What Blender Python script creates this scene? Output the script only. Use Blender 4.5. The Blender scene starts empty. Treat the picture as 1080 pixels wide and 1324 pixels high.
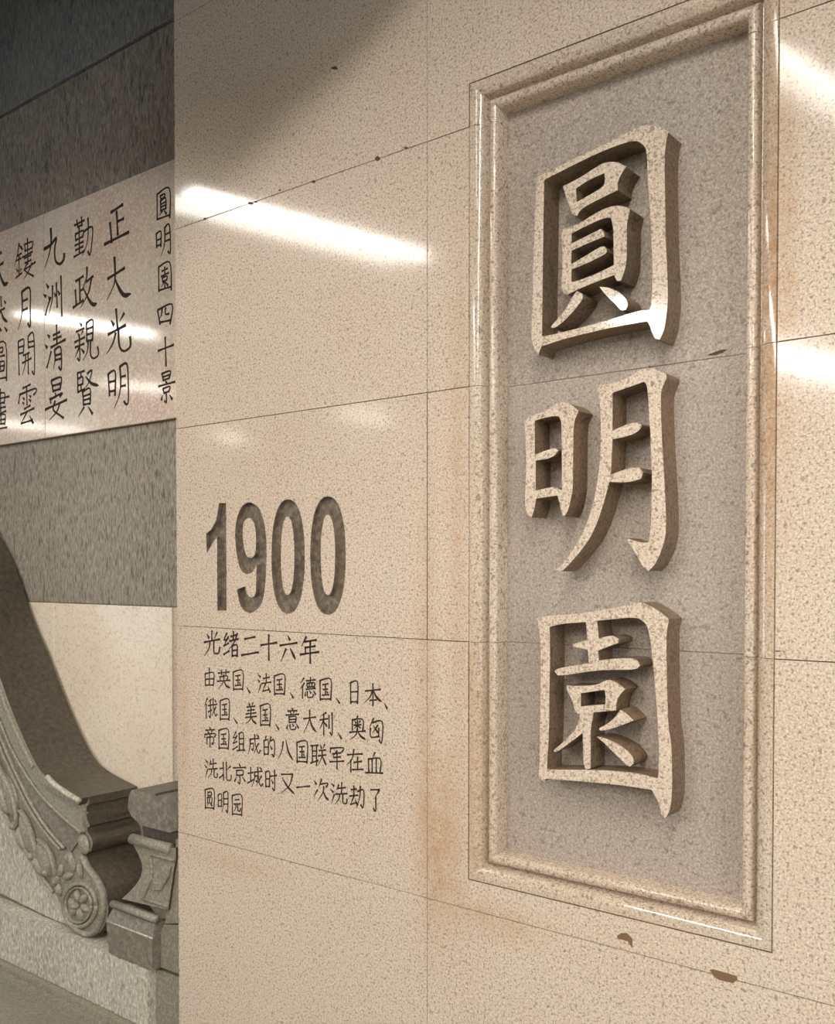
import bpy, bmesh, math, random
from mathutils import Vector, Matrix
from mathutils.geometry import tessellate_polygon
random.seed(7)
SC = bpy.context.scene
COL = SC.collection
# ------------------------------------------------------------------ camera
F_PX, CX, HOR = 1250.0, 540.0, 738.0
PITCH = math.radians(1.2)
YAW = math.pi/2 - math.atan((540+1040)/F_PX)
PPY = HOR + F_PX*math.tan(PITCH)
CAM = Vector((2.3703, -1.83, 1.5))
fw = Vector((-math.sin(YAW)*math.cos(PITCH), math.cos(YAW)*math.cos(PITCH), -math.sin(PITCH)))
rt = Vector((math.cos(YAW), math.sin(YAW), 0)); up = rt.cross(fw)
cd = bpy.data.cameras.new('camera'); co = bpy.data.objects.new('camera', cd); COL.objects.link(co)
co.matrix_world = Matrix((( rt.x, up.x, -fw.x, CAM.x), (rt.y, up.y, -fw.y, CAM.y), (rt.z, up.z, -fw.z, CAM.z), (0,0,0,1)))
cd.sensor_fit = 'VERTICAL'; cd.sensor_height = 24.0; cd.lens = F_PX/1324*24.0
cd.shift_y = (PPY-662.0)/1324
cd.clip_start = 0.02
SC.camera = co
# ------------------------------------------------------------------ world, light, exposure
w = bpy.data.worlds.new('world'); SC.world = w; w.use_nodes = True
w.node_tree.nodes['Background'].inputs[0].default_value = (0.60, 0.78, 1.0, 1)
w.node_tree.nodes['Background'].inputs[1].default_value = 0.14
SC.view_settings.view_transform = 'Standard'; SC.view_settings.look = 'None'
SC.view_settings.gamma = 1.0; SC.view_settings.use_curve_mapping = False
SC.view_settings.exposure = 0.08
KEY, MAINL, LINE = 142.0, 56.0, 60.0          # radiance of the strip tubes
CEIL, TUBE = 3.10, 3.22
PHI = math.atan(0.21)

def pt(x, y, Y):
    "point of the photograph carried onto the wall plane y = Y"
    r = fw + rt*((x-CX)/F_PX) - up*((y-PPY)/F_PX)
    t = (Y-CAM.y)/r.y
    p = CAM + r*t
    return (p.x, p.z)
# ------------------------------------------------------------------ helpers
def link(name, me, parent=None, kind=None, label=None, cat=None, group=None, loc=None):
    o = bpy.data.objects.new(name, me); COL.objects.link(o)
    if parent: o.parent = parent
    if kind: o['kind'] = kind
    if label: o['label'] = label
    if cat: o['category'] = cat
    if group: o['group'] = group
    if loc: o.location = loc
    return o
def mesh(name, vs, fs, mats, mi=None, smooth=False):
    me = bpy.data.meshes.new(name); me.from_pydata(vs, [], fs)
    for m in (mats if isinstance(mats, (list, tuple)) else [mats]): me.materials.append(m)
    if mi: me.polygons.foreach_set('material_index', mi)
    if smooth: me.polygons.foreach_set('use_smooth', [True]*len(me.polygons))
    bm = bmesh.new(); bm.from_mesh(me); bmesh.ops.recalc_face_normals(bm, faces=bm.faces); bm.to_mesh(me); bm.free()
    me.update(); return me
def prism(loops, y0, y1, back=True):
    "loops: outline then holes, (x,z); front at y0, back at y1"
    V = []; Fc = []; mi = []
    allp = [p for l in loops for p in l]; n = len(allp)
    tri = tessellate_polygon([[Vector((p[0], p[1], 0)) for p in l] for l in loops])
    V = [(p[0], y0, p[1]) for p in allp] + [(p[0], y1, p[1]) for p in allp]
    for t in tri: Fc.append(tuple(t)); mi.append(0)
    if back:
        for t in tri: Fc.append(tuple(n+i for i in reversed(t))); mi.append(0)
    b = 0
    for l in loops:
        k = len(l)
        for i in range(k):
            j = (i+1) % k
            Fc.append((b+i, b+j, n+b+j, n+b+i)); mi.append(1)
        b += k
    return V, Fc, mi
def join(parts):
    V = []; Fc = []; M = []
    for v, f, m in parts:
        b = len(V); V += v; Fc += [tuple(b+i for i in q) for q in f]; M += m
    return V, Fc, M
def box(x0, x1, y0, y1, z0, z1, m=0):
    V = [(x, y, z) for x in (x0, x1) for y in (y0, y1) for z in (z0, z1)]
    return V, [(0,1,3,2),(4,6,7,5),(0,4,5,1),(2,3,7,6),(0,2,6,4),(1,5,7,3)], [m]*6
def slab(x0, x1, y0, y1, z0, z1, c=0.0005):
    "box with a small chamfer on the front edges"
    V = [(x0,y1,z0),(x1,y1,z0),(x1,y1,z1),(x0,y1,z1),(x0,y0+c,z0),(x1,y0+c,z0),(x1,y0+c,z1),(x0,y0+c,z1),
         (x0+c,y0,z0+c),(x1-c,y0,z0+c),(x1-c,y0,z1-c),(x0+c,y0,z1-c)]
    Fc = [(3,2,1,0),(8,9,10,11)]
    for i in range(4):
        j = (i+1) % 4
        Fc += [(i, j, 4+j, 4+i), (4+i, 4+j, 8+j, 8+i)]
    return V, Fc, [0]*len(Fc)
def smooth_curve(P, n=6):
    out = []; m = len(P)
    for i in range(m-1):
        a = P[max(i-1,0)]; b = P[i]; c = P[i+1]; d = P[min(i+2,m-1)]
        for k in range(n):
            t = k/n
            out.append(tuple(0.5*((2*b[q])+(-a[q]+c[q])*t+(2*a[q]-5*b[q]+4*c[q]-d[q])*t*t+(-a[q]+3*b[q]-3*c[q]+d[q])*t**3) for q in range(2)))
    out.append(tuple(P[-1])); return out
def tube(P, Y, r, ry=None, seg=8):
    "rounded bead along (x,z) points at depth Y"
    ry = ry or r; V = []; Fc = []; n = len(P)
    for i, p in enumerate(P):
        a = P[max(i-1,0)]; b = P[min(i+1,n-1)]
        d = Vector((b[0]-a[0], b[1]-a[1])); d.normalize(); nx, nz = -d.y, d.x
        rr = r[i] if isinstance(r, list) else r
        for k in range(seg):
            t = 2*math.pi*k/seg
            V.append((p[0]+nx*rr*math.cos(t), Y-ry*math.sin(t), p[1]+nz*rr*math.cos(t)))
    for i in range(n-1):
        for k in range(seg):
            j = (k+1) % seg
            Fc.append((i*seg+k, i*seg+j, (i+1)*seg+j, (i+1)*seg+k))
    Fc.append(tuple(range(seg))); Fc.append(tuple((n-1)*seg+k for k in range(seg)))
    return V, Fc, [0]*len(Fc)
def blob(c, a, b, ang, Y, h, n=12, m=5, point=0.0):
    "low carved lobe: ellipse a x b turned by ang, bulging h towards the viewer; point sharpens one end"
    V = []; Fc = []; ca, sa = math.cos(ang), math.sin(ang)
    for i in range(1, m+1):
        ph = math.pi/2*i/m; rr = math.sin(ph); hh = math.cos(ph)
        for k in range(n):
            t = 2*math.pi*k/n
            u = a*rr*math.cos(t); v = b*rr*math.sin(t)*(1-point*max(0, math.cos(t))**1.5)
            V.append((c[0]+u*ca-v*sa, Y-h*hh, c[1]+u*sa+v*ca))
    V.append((c[0], Y-h, c[1])); top = len(V)-1
    for k in range(n):
        j = (k+1) % n
        Fc.append((top, k, j))
        for i in range(m-1): Fc.append((i*n+k, (i+1)*n+k, (i+1)*n+j, i*n+j))
    return V, Fc, [0]*len(Fc)
# ------------------------------------------------------------------ materials
def lin(r, g, b):
    f = lambda c: (c/255/12.92 if c/255 <= 0.04045 else ((c/255+0.055)/1.055)**2.4)
    return (f(r), f(g), f(b), 1)
def stone(name, base, dark, light, rough=0.12, scale=170., bump=0.02, spec=0.5, dk=0.5, patch=None, streak=False, sz=0.22, stains=None, bscale=None, pk=0.35):
    m = bpy.data.materials.new(name); m.use_nodes = True; T = m.node_tree; N = T.nodes; L = T.links
    B = N['Principled BSDF']; G = N.new('ShaderNodeNewGeometry')
    pos = G.outputs['Position']
    if streak:
        mp = N.new('ShaderNodeVectorMath'); mp.operation = 'MULTIPLY'; mp.inputs[1].default_value = (1, 1, sz); L.new(pos, mp.inputs[0]); spos = mp.outputs[0]
    else: spos = pos
    def noise(sc, det=2., ro=0.6, v=None):
        n = N.new('ShaderNodeTexNoise'); n.inputs['Scale'].default_value = sc; n.inputs['Detail'].default_value = det; n.inputs['Roughness'].default_value = ro
        L.new(v or spos, n.inputs['Vector']); return n.outputs['Fac']
    def ramp(v, a, b):
        r = N.new('ShaderNodeMapRange'); r.inputs[1].default_value = a; r.inputs[2].default_value = b; L.new(v, r.inputs[0]); return r.outputs[0]
    def mix(fac, a, b):
        x = N.new('ShaderNodeMix'); x.data_type = 'RGBA'
        if isinstance(fac, float): x.inputs[0].default_value = fac
        else: L.new(fac, x.inputs[0])
        for s, v in ((6, a), (7, b)):
            if isinstance(v, tuple): x.inputs[s].default_value = v
            else: L.new(v, x.inputs[s])
        return x.outputs[2]
    def mul(v, k):
        x = N.new('ShaderNodeMath'); x.operation = 'MULTIPLY'; L.new(v, x.inputs[0])
        if isinstance(k, float): x.inputs[1].default_value = k
        else: L.new(k, x.inputs[1])
        return x.outputs[0]
    c = mix(mul(ramp(noise(3.1, 3), 0.42, 0.68), pk), base, patch or light)
    c = mix(mul(ramp(noise(scale, 2), 0.49, 0.60), 0.8), c, light)
    c = mix(mul(ramp(noise(scale*0.83, 2, 0.7), 0.455, 0.37), dk), c, dark)
    c = mix(mul(ramp(noise(scale*0.45, 1), 0.38, 0.28), dk*0.9), c, dark)
    if stains:
        sx = N.new('ShaderNodeSeparateXYZ'); L.new(pos, sx.inputs[0])
        for (x0, wx, z0, wz, col, k) in stains:
            def bell(o, c0, wd):
                a = N.new('ShaderNodeMath'); a.operation = 'SUBTRACT'; L.new(o, a.inputs[0]); a.inputs[1].default_value = c0
                b = N.new('ShaderNodeMath'); b.operation = 'ABSOLUTE'; L.new(a.outputs[0], b.inputs[0])
                r = N.new('ShaderNodeMapRange'); r.interpolation_type = 'SMOOTHSTEP'; r.inputs[1].default_value = wd; r.inputs[2].default_value = 0.0; L.new(b.outputs[0], r.inputs[0]); return r.outputs[0]
            q = mul(bell(sx.outputs[0], x0, wx), bell(sx.outputs[2], z0, wz))
            q = mul(mul(q, ramp(noise(22., 4, 0.7, pos), 0.25, 0.6)), k)
            c = mix(q, c, col)
    L.new(c, B.inputs['Base Color'])
    B.inputs['Specular IOR Level'].default_value = spec
    rr = N.new('ShaderNodeMapRange'); rr.inputs[3].default_value = rough*0.75; rr.inputs[4].default_value = rough*1.35; L.new(noise(26., 3, 0.6, pos), rr.inputs[0]); L.new(rr.outputs[0], B.inputs['Roughness'])
    if bump:
        bp = N.new('ShaderNodeBump'); bp.inputs['Strength'].default_value = min(1.0, bump); bp.inputs['Distance'].default_value = 0.0025 if bump > 0.1 else 0.001
        L.new(noise(bscale or scale*0.9, 3), bp.inputs['Height']); L.new(bp.outputs[0], B.inputs['Normal'])
    return m
def plain(name, col, rough=0.6, emit=None, es=0.0, metal=0.0):
    m = bpy.data.materials.new(name); m.use_nodes = True; B = m.node_tree.nodes['Principled BSDF']
    n = m.node_tree.nodes.new('ShaderNodeTexNoise'); n.inputs['Scale'].default_value = 60
    x = m.node_tree.nodes.new('ShaderNodeMix'); x.data_type = 'RGBA'; x.inputs[6].default_value = tuple(c*0.82 for c in col[:3])+(1,); x.inputs[7].default_value = tuple(min(1, c*1.15) for c in col[:3])+(1,)
    m.node_tree.links.new(n.outputs['Fac'], x.inputs[0]); m.node_tree.links.new(x.outputs[2], B.inputs['Base Color'])
    B.inputs['Roughness'].default_value = rough; B.inputs['Metallic'].default_value = metal
    if emit: B.inputs['Emission Color'].default_value = emit; B.inputs['Emission Strength'].default_value = es
    return m
OR = lin(182, 142, 100)
M = {}
M['granite'] = stone('polished_beige_granite', lin(208,190,169), lin(136,115,96), lin(230,216,198), rough=0.085, scale=215, dk=0.75, patch=lin(200,174,152), bump=0.035,
    stains=[(0.99, 0.11, 0.86, 0.34, OR, 0.75), (1.045, 0.05, 1.6, 1.2, lin(176,126,84), 0.35), (0.95, 0.05, 1.25, 0.8, lin(176,126,84), 0.35), (1.79, 0.035, 2.1, 0.75, OR, 0.5), (0.25, 0.35, 0.66, 0.05, OR, 0.25), (1.15, 0.2, 0.70, 0.07, OR, 0.45), (0.03,0.06,1.0,0.5,OR,0.3)])
M['moulded'] = stone('moulded_polished_granite', lin(198,180,158), lin(126,106,88), lin(222,208,190), rough=0.07, scale=215, dk=0.75, patch=lin(190,160,132), bump=0.0,
    stains=[(1.77, 0.05, 2.0, 0.9, lin(168,126,86), 0.8), (1.09, 0.05, 1.0, 0.6, lin(176,136,96), 0.5)])
M['granite_edge'] = stone('sawn_granite_edge', lin(150,122,96), lin(84,62,46), lin(176,150,122), rough=0.55, scale=170, dk=0.6, bump=0.15)
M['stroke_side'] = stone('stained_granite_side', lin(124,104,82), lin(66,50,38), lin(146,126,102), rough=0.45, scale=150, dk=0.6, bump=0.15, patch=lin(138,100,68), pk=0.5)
M['field'] = stone('bush_hammered_granite', lin(166,152,139), lin(112,99,88), lin(194,181,168), rough=0.6, scale=200, dk=0.6, bump=0.35, patch=lin(166,149,138))
M['rough'] = stone('rough_grey_granite', lin(146,137,124), lin(84,76,66), lin(178,168,152), rough=0.75, scale=150, dk=0.7, bump=0.6, patch=lin(156,140,130), streak=True, bscale=90)
M['rough_shaded'] = stone('rough_granite_shaded', lin(134,132,132), lin(74,73,76), lin(164,161,158), rough=0.7, scale=150, dk=0.6, bump=0.6, streak=True, bscale=90)  # rough granite with the shade high up put into a darker, bluer colour
M['panel'] = stone('smooth_pink_beige_stone', lin(226,210,192), lin(186,162,140), lin(240,226,208), rough=0.085, scale=110, dk=0.35, bump=0.02, patch=lin(206,170,150), pk=0.6)
M['cream'] = stone('cream_stone', lin(246,231,208), lin(190,160,128), lin(238,224,202), rough=0.35, scale=120, dk=0.4, bump=0.05, patch=lin(222,190,160))
M['paint'] = plain('dark_brown_engraving_paint', lin(50,32,20), 0.9)
M['cut'] = stone('dark_engraved_cut', lin(112,98,84), lin(60,50,42), lin(140,126,110), rough=0.4, scale=60, dk=0.5, bump=0.1)
M['bronze'] = stone('dark_patinated_stone', lin(78,71,60), lin(42,37,31), lin(92,85,72), rough=0.33, scale=60, dk=0.4, bump=0.08, patch=lin(74,64,54), bscale=60)
M['green'] = stone('grey_green_carved_stone', lin(140,134,118), lin(88,83,71), lin(168,161,144), rough=0.42, scale=110, dk=0.28, bump=0.12, patch=lin(120,113,98))
M['brown'] = stone('brown_carved_stone', lin(120,113,100), lin(78,72,62), lin(146,138,122), rough=0.4, scale=60, dk=0.4, bump=0.08, patch=lin(110,105,92))
M['white_rough'] = stone('chiselled_pale_stone', lin(184,177,161), lin(110,103,90), lin(218,211,195), rough=0.8, scale=110, dk=0.5, bump=1.0, streak=True, sz=0.45, bscale=80, patch=lin(150,148,138))
M['floor'] = stone('grey_floor_stone', lin(134,128,114), lin(88,82,72), lin(158,152,138), rough=0.35, scale=130, dk=0.4, bump=0.05)
M['joint'] = plain('dark_joint', lin(84,66,50), 0.9)
M['chip'] = plain('brown_chip', lin(122,94,66), 0.8)
M['deck'] = plain('dark_ceiling_void', lin(52,50,48), 0.8)
M['ceil'] = plain('grey_ceiling_metal', lin(78,76,76), 0.5)
M['hall'] = plain('dark_hall_wall', lin(92,88,86), 0.7)
M['tube_key'] = plain('lit_tube', (1,1,1,1), 0.5, (1.0, 0.96, 0.90, 1), KEY)
M['tube_main'] = plain('lit_tube_main', (1,1,1,1), 0.5, (1.0, 0.96, 0.90, 1), MAINL)
M['diffuser'] = plain('lit_diffuser', (1,1,1,1), 0.5, (1.0, 0.96, 0.88, 1), 12.0)
M['batten'] = plain('lit_batten', (1,1,1,1), 0.5, (1.0, 0.93, 0.80, 1), 16.0)
M['tube_text'] = plain('lit_tube_text', (1,1,1,1), 0.5, (1.0, 0.94, 0.84, 1), 32.0)
M['tube_far'] = plain('lit_tube_far', (1,1,1,1), 0.5, (1.0, 0.96, 0.90, 1), 100.0)
M['glow_panel'] = plain('added_glow_face', (1,1,1,1), 0.5, (0.84, 0.92, 1.0, 1), 5.5)
M['tube_line'] = plain('lit_line', (1,1,1,1), 0.5, (1.0, 0.95, 0.84, 1), LINE)

# ------------------------------------------------------------------ setting: front wall
TX = [0.0, 0.952, 1.90, 2.86, 3.82]
TZ = [-0.02, 0.711, 1.335, 1.925, 2.518, 3.13, 3.74, 4.4]
GAP = 0.0009
FX0, FX1, FZ0, FZ1 = 1.073, 1.775, 0.780, 2.617
front = link('wall_front', None, kind='structure')
bk = join([box(0.004, FX0, 0.022, 0.55, -0.02, 4.4), box(FX1, 3.82, 0.022, 0.55, -0.02, 4.4), box(FX0, FX1, 0.022, 0.55, -0.02, FZ0), box(FX0, FX1, 0.022, 0.55, FZ1, 4.4), box(FX0, FX1, 0.10, 0.55, FZ0, FZ1)])
link('wall_core', mesh('wall_core', bk[0], bk[1], M['joint']), front)
link('end_return', mesh('end_return', *slab(0.0, 0.0035, 0.023, 0.30, -0.02, 4.4)[:2], M['granite_edge']), front)

def bez_ellipse(x0, x1, y0, y1, n=36, e=2.3):
    cx, cy, rx, ry = (x0+x1)/2, (y0+y1)/2, (x1-x0)/2, (y1-y0)/2; out = []
    for k in range(n):
        t = 2*math.pi*k/n; c, s = math.cos(t), math.sin(t)
        out.append((cx+rx*math.copysign(abs(c)**(2/e), c), cy+ry*math.copysign(abs(s)**(2/e), s)))
    return out
def px(P, o, Y): return [pt(o[0]+x/o[2], o[1]+y/o[2], Y) for x, y in P]
def round_poly(P, n=3):
    "closed Catmull smoothing"
    m = len(P); out = []
    for i in range(m):
        a, b, c, d = P[i-1], P[i], P[(i+1) % m], P[(i+2) % m]
        for k in range(n):
            t = k/n
            out.append(tuple(0.5*((2*b[q])+(-a[q]+c[q])*t+(2*a[q]-5*b[q]+4*c[q]-d[q])*t*t+(-a[q]+3*b[q]-3*c[q]+d[q])*t**3) for q in range(2)))
    return out
Z7 = (250, 630, 5.143)
one = [(172,105),(218,105),(220,400),(222,820),(160,820),(158,330),(130,370),(90,440),(85,310),(120,280),(152,220)]
nine = smooth_curve([(325,125),(370,100),(430,130),(465,210),(485,340),(486,520),(475,680),(450,780),(400,830),(360,832),(315,790),(290,680)],3)+smooth_curve([(345,658),(352,700),(375,728),(400,728),(415,700),(419,600),(420,515)],3)[:-1]+smooth_curve([(420,515),(395,562),(350,577),(310,535),(287,430),(278,300),(295,190),(325,125)],3)[:-1]
nine_h = round_poly([(375,205),(405,240),(417,320),(415,420),(400,460),(375,468),(350,445),(333,370),(330,270),(345,220)],3)
zeroA, zeroAh = bez_ellipse(520,742,80,842), bez_ellipse(583,672,195,716)
zeroB, zeroBh = bez_ellipse(778,1014,60,848), bez_ellipse(848,943,183,717)
outs = [px(p, Z7, 0) for p in (one, nine, zeroA, zeroB)]
isl = [None]+[px(p, Z7, 0) for p in (nine_h, zeroAh, zeroBh)]
rows = len(TZ)-1
for r in range(rows):
    z0, z1 = TZ[r]+GAP, TZ[r+1]-GAP
    for c in range(len(TX)-1):
        x0, x1 = TX[c]+(GAP if c else 0), TX[c+1]-GAP
        if c == 0 and r == 2:       # the slab with the date cut into it
            rect = [(x0, z0), (x1, z0), (x1, z1), (x0, z1)]
            V, Fc, mi = join([prism([rect]+outs, 0.0, 0.020, back=False)]+[prism([q], 0.0, 0.020, back=False) for q in isl if q])
            date = link('granite_slab', mesh('granite_slab', V, Fc, [M['granite'], M['cut']], mi), front)
            for k, q in enumerate(outs):
                hole = [isl[k]] if isl[k] else []
                V, Fc, mi = prism([q]+hole, 0.0145, 0.018)
                link('engraved_digit', mesh('engraved_digit', V, Fc, [M['cut'], M['cut']], mi), date, label='engraved numeral '+'1900'[k])
            continue
        if c == 1 and FZ0 < TZ[r+1] and TZ[r] < FZ1:
            lo, hi = TZ[r] < FZ0, TZ[r+1] > FZ1
            if lo: P = [[(x0,z0),(x1,z0),(x1,z1),(FX1,z1),(FX1,FZ0),(FX0,FZ0),(FX0,z1),(x0,z1)]]
            elif hi: P = [[(x0,z1),(x1,z1),(x1,z0),(FX1,z0),(FX1,FZ1),(FX0,FZ1),(FX0,z0),(x0,z0)]]
            else: P = None
            V, Fc, mi = prism(P, 0, 0.022) if P else join([slab(x0, FX0, 0, 0.022, z0, z1), slab(FX1, x1, 0, 0.022, z0, z1)])
            link('granite_slab', mesh('granite_slab', V, Fc, [M['granite'], M['granite_edge']], mi), front); continue
        V, Fc, mi = slab(x0, x1, 0, 0.022, z0, z1)
        link('granite_slab', mesh('granite_slab', V, Fc, M['granite']), front)
# chips along the joints
def chip(cx, cy, w, h, Y=0.0, par=front, n=9):
    P = [(cx+w/2*math.cos(t*2*math.pi/n)*random.uniform(.7,1.1), cy+h/2*math.sin(t*2*math.pi/n)*random.uniform(.7,1.1)+(w*0.0)) for t in range(n)]
    V, Fc, mi = prism([[pt(x, y, Y) for x, y in P]], Y-0.0004, Y+0.001)
    link('chipped_edge', mesh('chipped_edge', V, Fc, M['joint']), par)
for c in ((265,283,5,4),(324,263,9,5),(331,261,5,3),(406,235,6,4),(488,205,8,7),(525,191,6,3),(433,88,9,5),(362,246,4,3),(1006,842,10,2)): chip(*c)
V, Fc, mi = prism([[pt(x,y,0) for x,y in ((918,1254),(922,1253),(936,1257),(953,1262),(954,1267),(948,1271),(930,1267),(923,1262))]], -0.0005, 0.001)
link('chipped_edge', mesh('chipped_edge', V, Fc, M['chip']), front)
V, Fc, mi = prism([[pt(x,y,0) for x,y in ((798,1210),(804,1206),(812,1207),(818,1214),(818,1226),(815,1222),(812,1217),(805,1215),(799,1214))]], -0.0005, 0.001)
link('chipped_edge', mesh('chipped_edge', V, Fc, M['chip']), front)

# ------------------------------------------------------------------ the carved name panel
plaque = link('inscription_panel', None, loc=(0,0,0), label='tall recessed granite panel with moulded frame and three large raised characters', cat='inscription panel')
MW = 0.068; DF = 0.060
prof = [(0.0,0.012),(0.0,0.006),(0.0012,0.006),(0.0028,0.0),(0.016,0.0)]
prof += [(0.0180,0.0005),(0.0205,0.0014),(0.0240,0.0030),(0.0275,0.0050),(0.0302,0.0069),(0.0320,0.0090),(0.0330,0.013),(0.0345,0.022),(0.0368,0.030),(0.0395,0.034)]
prof += [(0.0425,0.034),(0.0430,0.026)]
for k in range(11):                                     # bead
    t = math.pi*(1-k/10); prof.append((0.0550+0.0120*math.cos(t), 0.026-0.0130*math.sin(t)))
prof += [(MW, 0.040), (MW, 0.075), (0.0, 0.075)]
def moulding(side, a, b, ma, mb):
    "one run of the frame moulding between a and b; ma / mb: mitred ends"
    V = []; n = len(prof)
    for e, (q, mm, sg) in enumerate(((a, ma, 1), (b, mb, -1))):
        for u, y in prof:
            s = q + (sg*u if mm else 0)
            if side == 'l': V.append((FX0+u, y, s))
            elif side == 'r': V.append((FX1-u, y, s))
            elif side == 'b': V.append((s, y, FZ0+u))
            else: V.append((s, y, FZ1-u))
    Fc = [(i, (i+1) % n, n+(i+1) % n, n+i) for i in range(n)] + [tuple(range(n)), tuple(range(n, 2*n))]
    me = mesh('frame_moulding', V, Fc, M['moulded'])
    me.polygons.foreach_set('use_smooth', [True]*len(me.polygons)); me.set_sharp_from_angle(angle=math.radians(38))
    link('frame_moulding', me, plaque)
cuts = [FZ0, 1.335, 1.925, 2.518, FZ1]
for s in 'lr':
    for i in range(4): moulding(s, cuts[i]+(GAP*.6 if i else 0), cuts[i+1]-(GAP*.6 if i < 3 else 0), i == 0, i == 3)
moulding('b', FX0, FX1, True, True); moulding('t', FX0, FX1, True, True)
cuts = [FZ0, 1.335, 1.925, FZ1]
for i in range(3):
    z0 = cuts[i]+(GAP*.5 if i else 0.06); z1 = cuts[i+1]-(GAP*.5 if i < 2 else 0.06)
    V, Fc, mi = slab(FX0+0.06, FX1-0.06, DF+(0.0012 if i == 2 else 0), 0.10, z0, z1, 0.001)
    link('background_slab', mesh('background_slab', V, Fc, M['field']), plaque)
V, Fc, mi = prism([[pt(x,y,DF) for x,y in ((915,459),(925,455),(934,452),(940,452),(934,456),(924,459))]], DF-0.001, DF+0.001)
link('chipped_edge', mesh('chipped_edge', V, Fc, M['joint']), plaque)
def shift(P, dy): return [(x, y+dy) for x, y in P]
ZA, ZB, ZC = (680,150,4.909), (670,460,4.909), (680,770,4.909)
yuan = [
 [[(75,385),(300,275),(500,180),(640,110),(720,62),(800,55),(870,75),(905,105),(890,160),(880,300),(885,500),(888,785),(900,1000),(903,1180),(890,1290),(875,1370),(850,1420),(820,1415),(800,1370),(780,1310),(765,1302),(500,1352),(250,1412),(100,1462),(80,1515),(35,1450),(38,1300),(50,900),(58,600),(66,470)],
  [(118,405),(300,312),(480,225),(640,165),(705,155),(745,180),(768,215),(775,400),(795,700),(806,1000),(800,1190),(785,1232),(735,1232),(650,1255),(500,1305),(300,1355),(160,1390),(103,1398),(108,1000),(112,700),(115,500)]],
 [[(235,445),(330,400),(430,335),(505,290),(590,292),(637,322),(605,370),(583,420),(585,470),(460,530),(345,592),(328,635),(300,630),(262,530)],[(318,460),(400,405),(500,362),(503,430),(470,465),(325,545)]],
 [[(222,720),(330,690),(450,610),(550,568),(620,570),(662,590),(655,630),(642,680),(642,785),(642,900),(632,970),(605,1045),(580,1048),(560,1010),(400,1070),(300,1115),(265,1135),(240,1120),(225,1080),(235,950),(232,800)],
  [(290,745),(400,690),(500,645),(540,645),(555,700),(560,945),(450,1003),(300,1055),(290,1050),(290,975),(400,930),(500,880),(518,860),(505,830),(480,825),(400,875),(290,940),(290,855),(400,805),(500,765),(498,740),(475,716),(400,755),(292,808)]],
 [shift([(325,325),(360,345),(365,375),(290,470),(200,555),(165,560),(160,550),(250,450),(290,370)],785)],
 [shift([(468,300),(520,300),(590,330),(640,375),(650,415),(635,445),(605,450),(560,400),(500,345)],785)]]
ming = [
 [[(38,405),(110,372),(190,345),(255,292),(330,300),(385,350),(370,385),(352,430),(350,640),(348,850),(335,910),(322,975),(295,1020),(277,1000),(262,930),(250,886),(115,906),(103,980),(85,1026),(60,1010),(42,950),(50,800),(52,600),(45,450)],
  [(107,412),(180,390),(250,380),(268,395),(276,440),(280,852),(268,850),(235,828),(112,855),(112,665),(190,655),(240,628),(256,600),(238,585),(170,602),(105,630)]],
 [[(495,190),(520,180),(600,180),(700,140),(790,80),(860,78),(940,115),(945,140),(920,190),(905,240),(912,500),(930,800),(938,980),(940,1118),(920,1218),(870,1328),(828,1366),(790,1338),(750,1258),(690,1168),(690,1156),(780,1188),(830,1183),(845,1078),(850,888),(850,700),(835,400),(820,185),(800,165),(700,200),(600,235),(600,475),(700,430),(760,422),(785,440),(775,470),(720,505),(600,530),(590,755),(700,712),(770,710),(795,740),(780,780),(700,805),(580,800),(530,988),(470,1138),(400,1238),(320,1328),(280,1368),(250,1368),(240,1360),(300,1308),(400,1148),(470,978),(505,798),(525,638),(525,400),(518,270)]]]
yuan2 = [
 [[(68,145),(110,130),(300,120),(500,90),(620,65),(700,42),(760,48),(850,100),(910,150),(905,180),(893,240),(895,500),(905,835),(925,938),(930,1138),(928,1288),(910,1383),(885,1410),(850,1378),(855,1338),(830,1288),(800,1233),(600,1203),(400,1183),(200,1168),(130,1162),(118,1180),(85,1158),(80,1118),(90,1038),(90,800),(95,600),(95,350),(85,200)],
  [(152,200),(220,180),(380,168),(392,280),(300,310),(298,322),(395,345),(400,430),(200,462),(182,480),(200,505),(240,508),(400,480),(550,470),(700,472),(725,445),(710,410),(670,395),(560,400),(465,412),(458,350),(520,325),(590,300),(590,275),(550,252),(500,262),(465,272),(460,230),(452,160),(600,145),(700,138),(745,160),(775,200),(795,300),(810,450),(835,750),(848,1000),(842,1150),(835,1160),(700,1125),(500,1108),(150,1105),(135,1100),(148,850),(150,600),(155,400)]],
 [[(260,570),(320,575),(430,570),(480,555),(515,532),(570,545),(632,595),(600,625),(578,665),(572,730),(430,742),(425,790),(412,830),(412,1098),(380,1104),(365,1070),(362,870),(300,920),(200,992),(180,992),(178,980),(240,930),(300,870),(345,790),(340,750),(318,745),(290,650),(258,600)],[(350,620),(420,610),(500,598),(508,640),(505,690),(420,698),(350,705)]],
 [shift([(600,85),(640,110),(685,155),(600,190),(500,220),(470,218),(465,205),(530,170),(580,120)],638)],
 [shift([(450,258),(500,265),(580,300),(640,340),(685,390),(685,430),(660,450),(630,430),(560,360),(500,300)],638)]]
CF = -0.004
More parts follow.
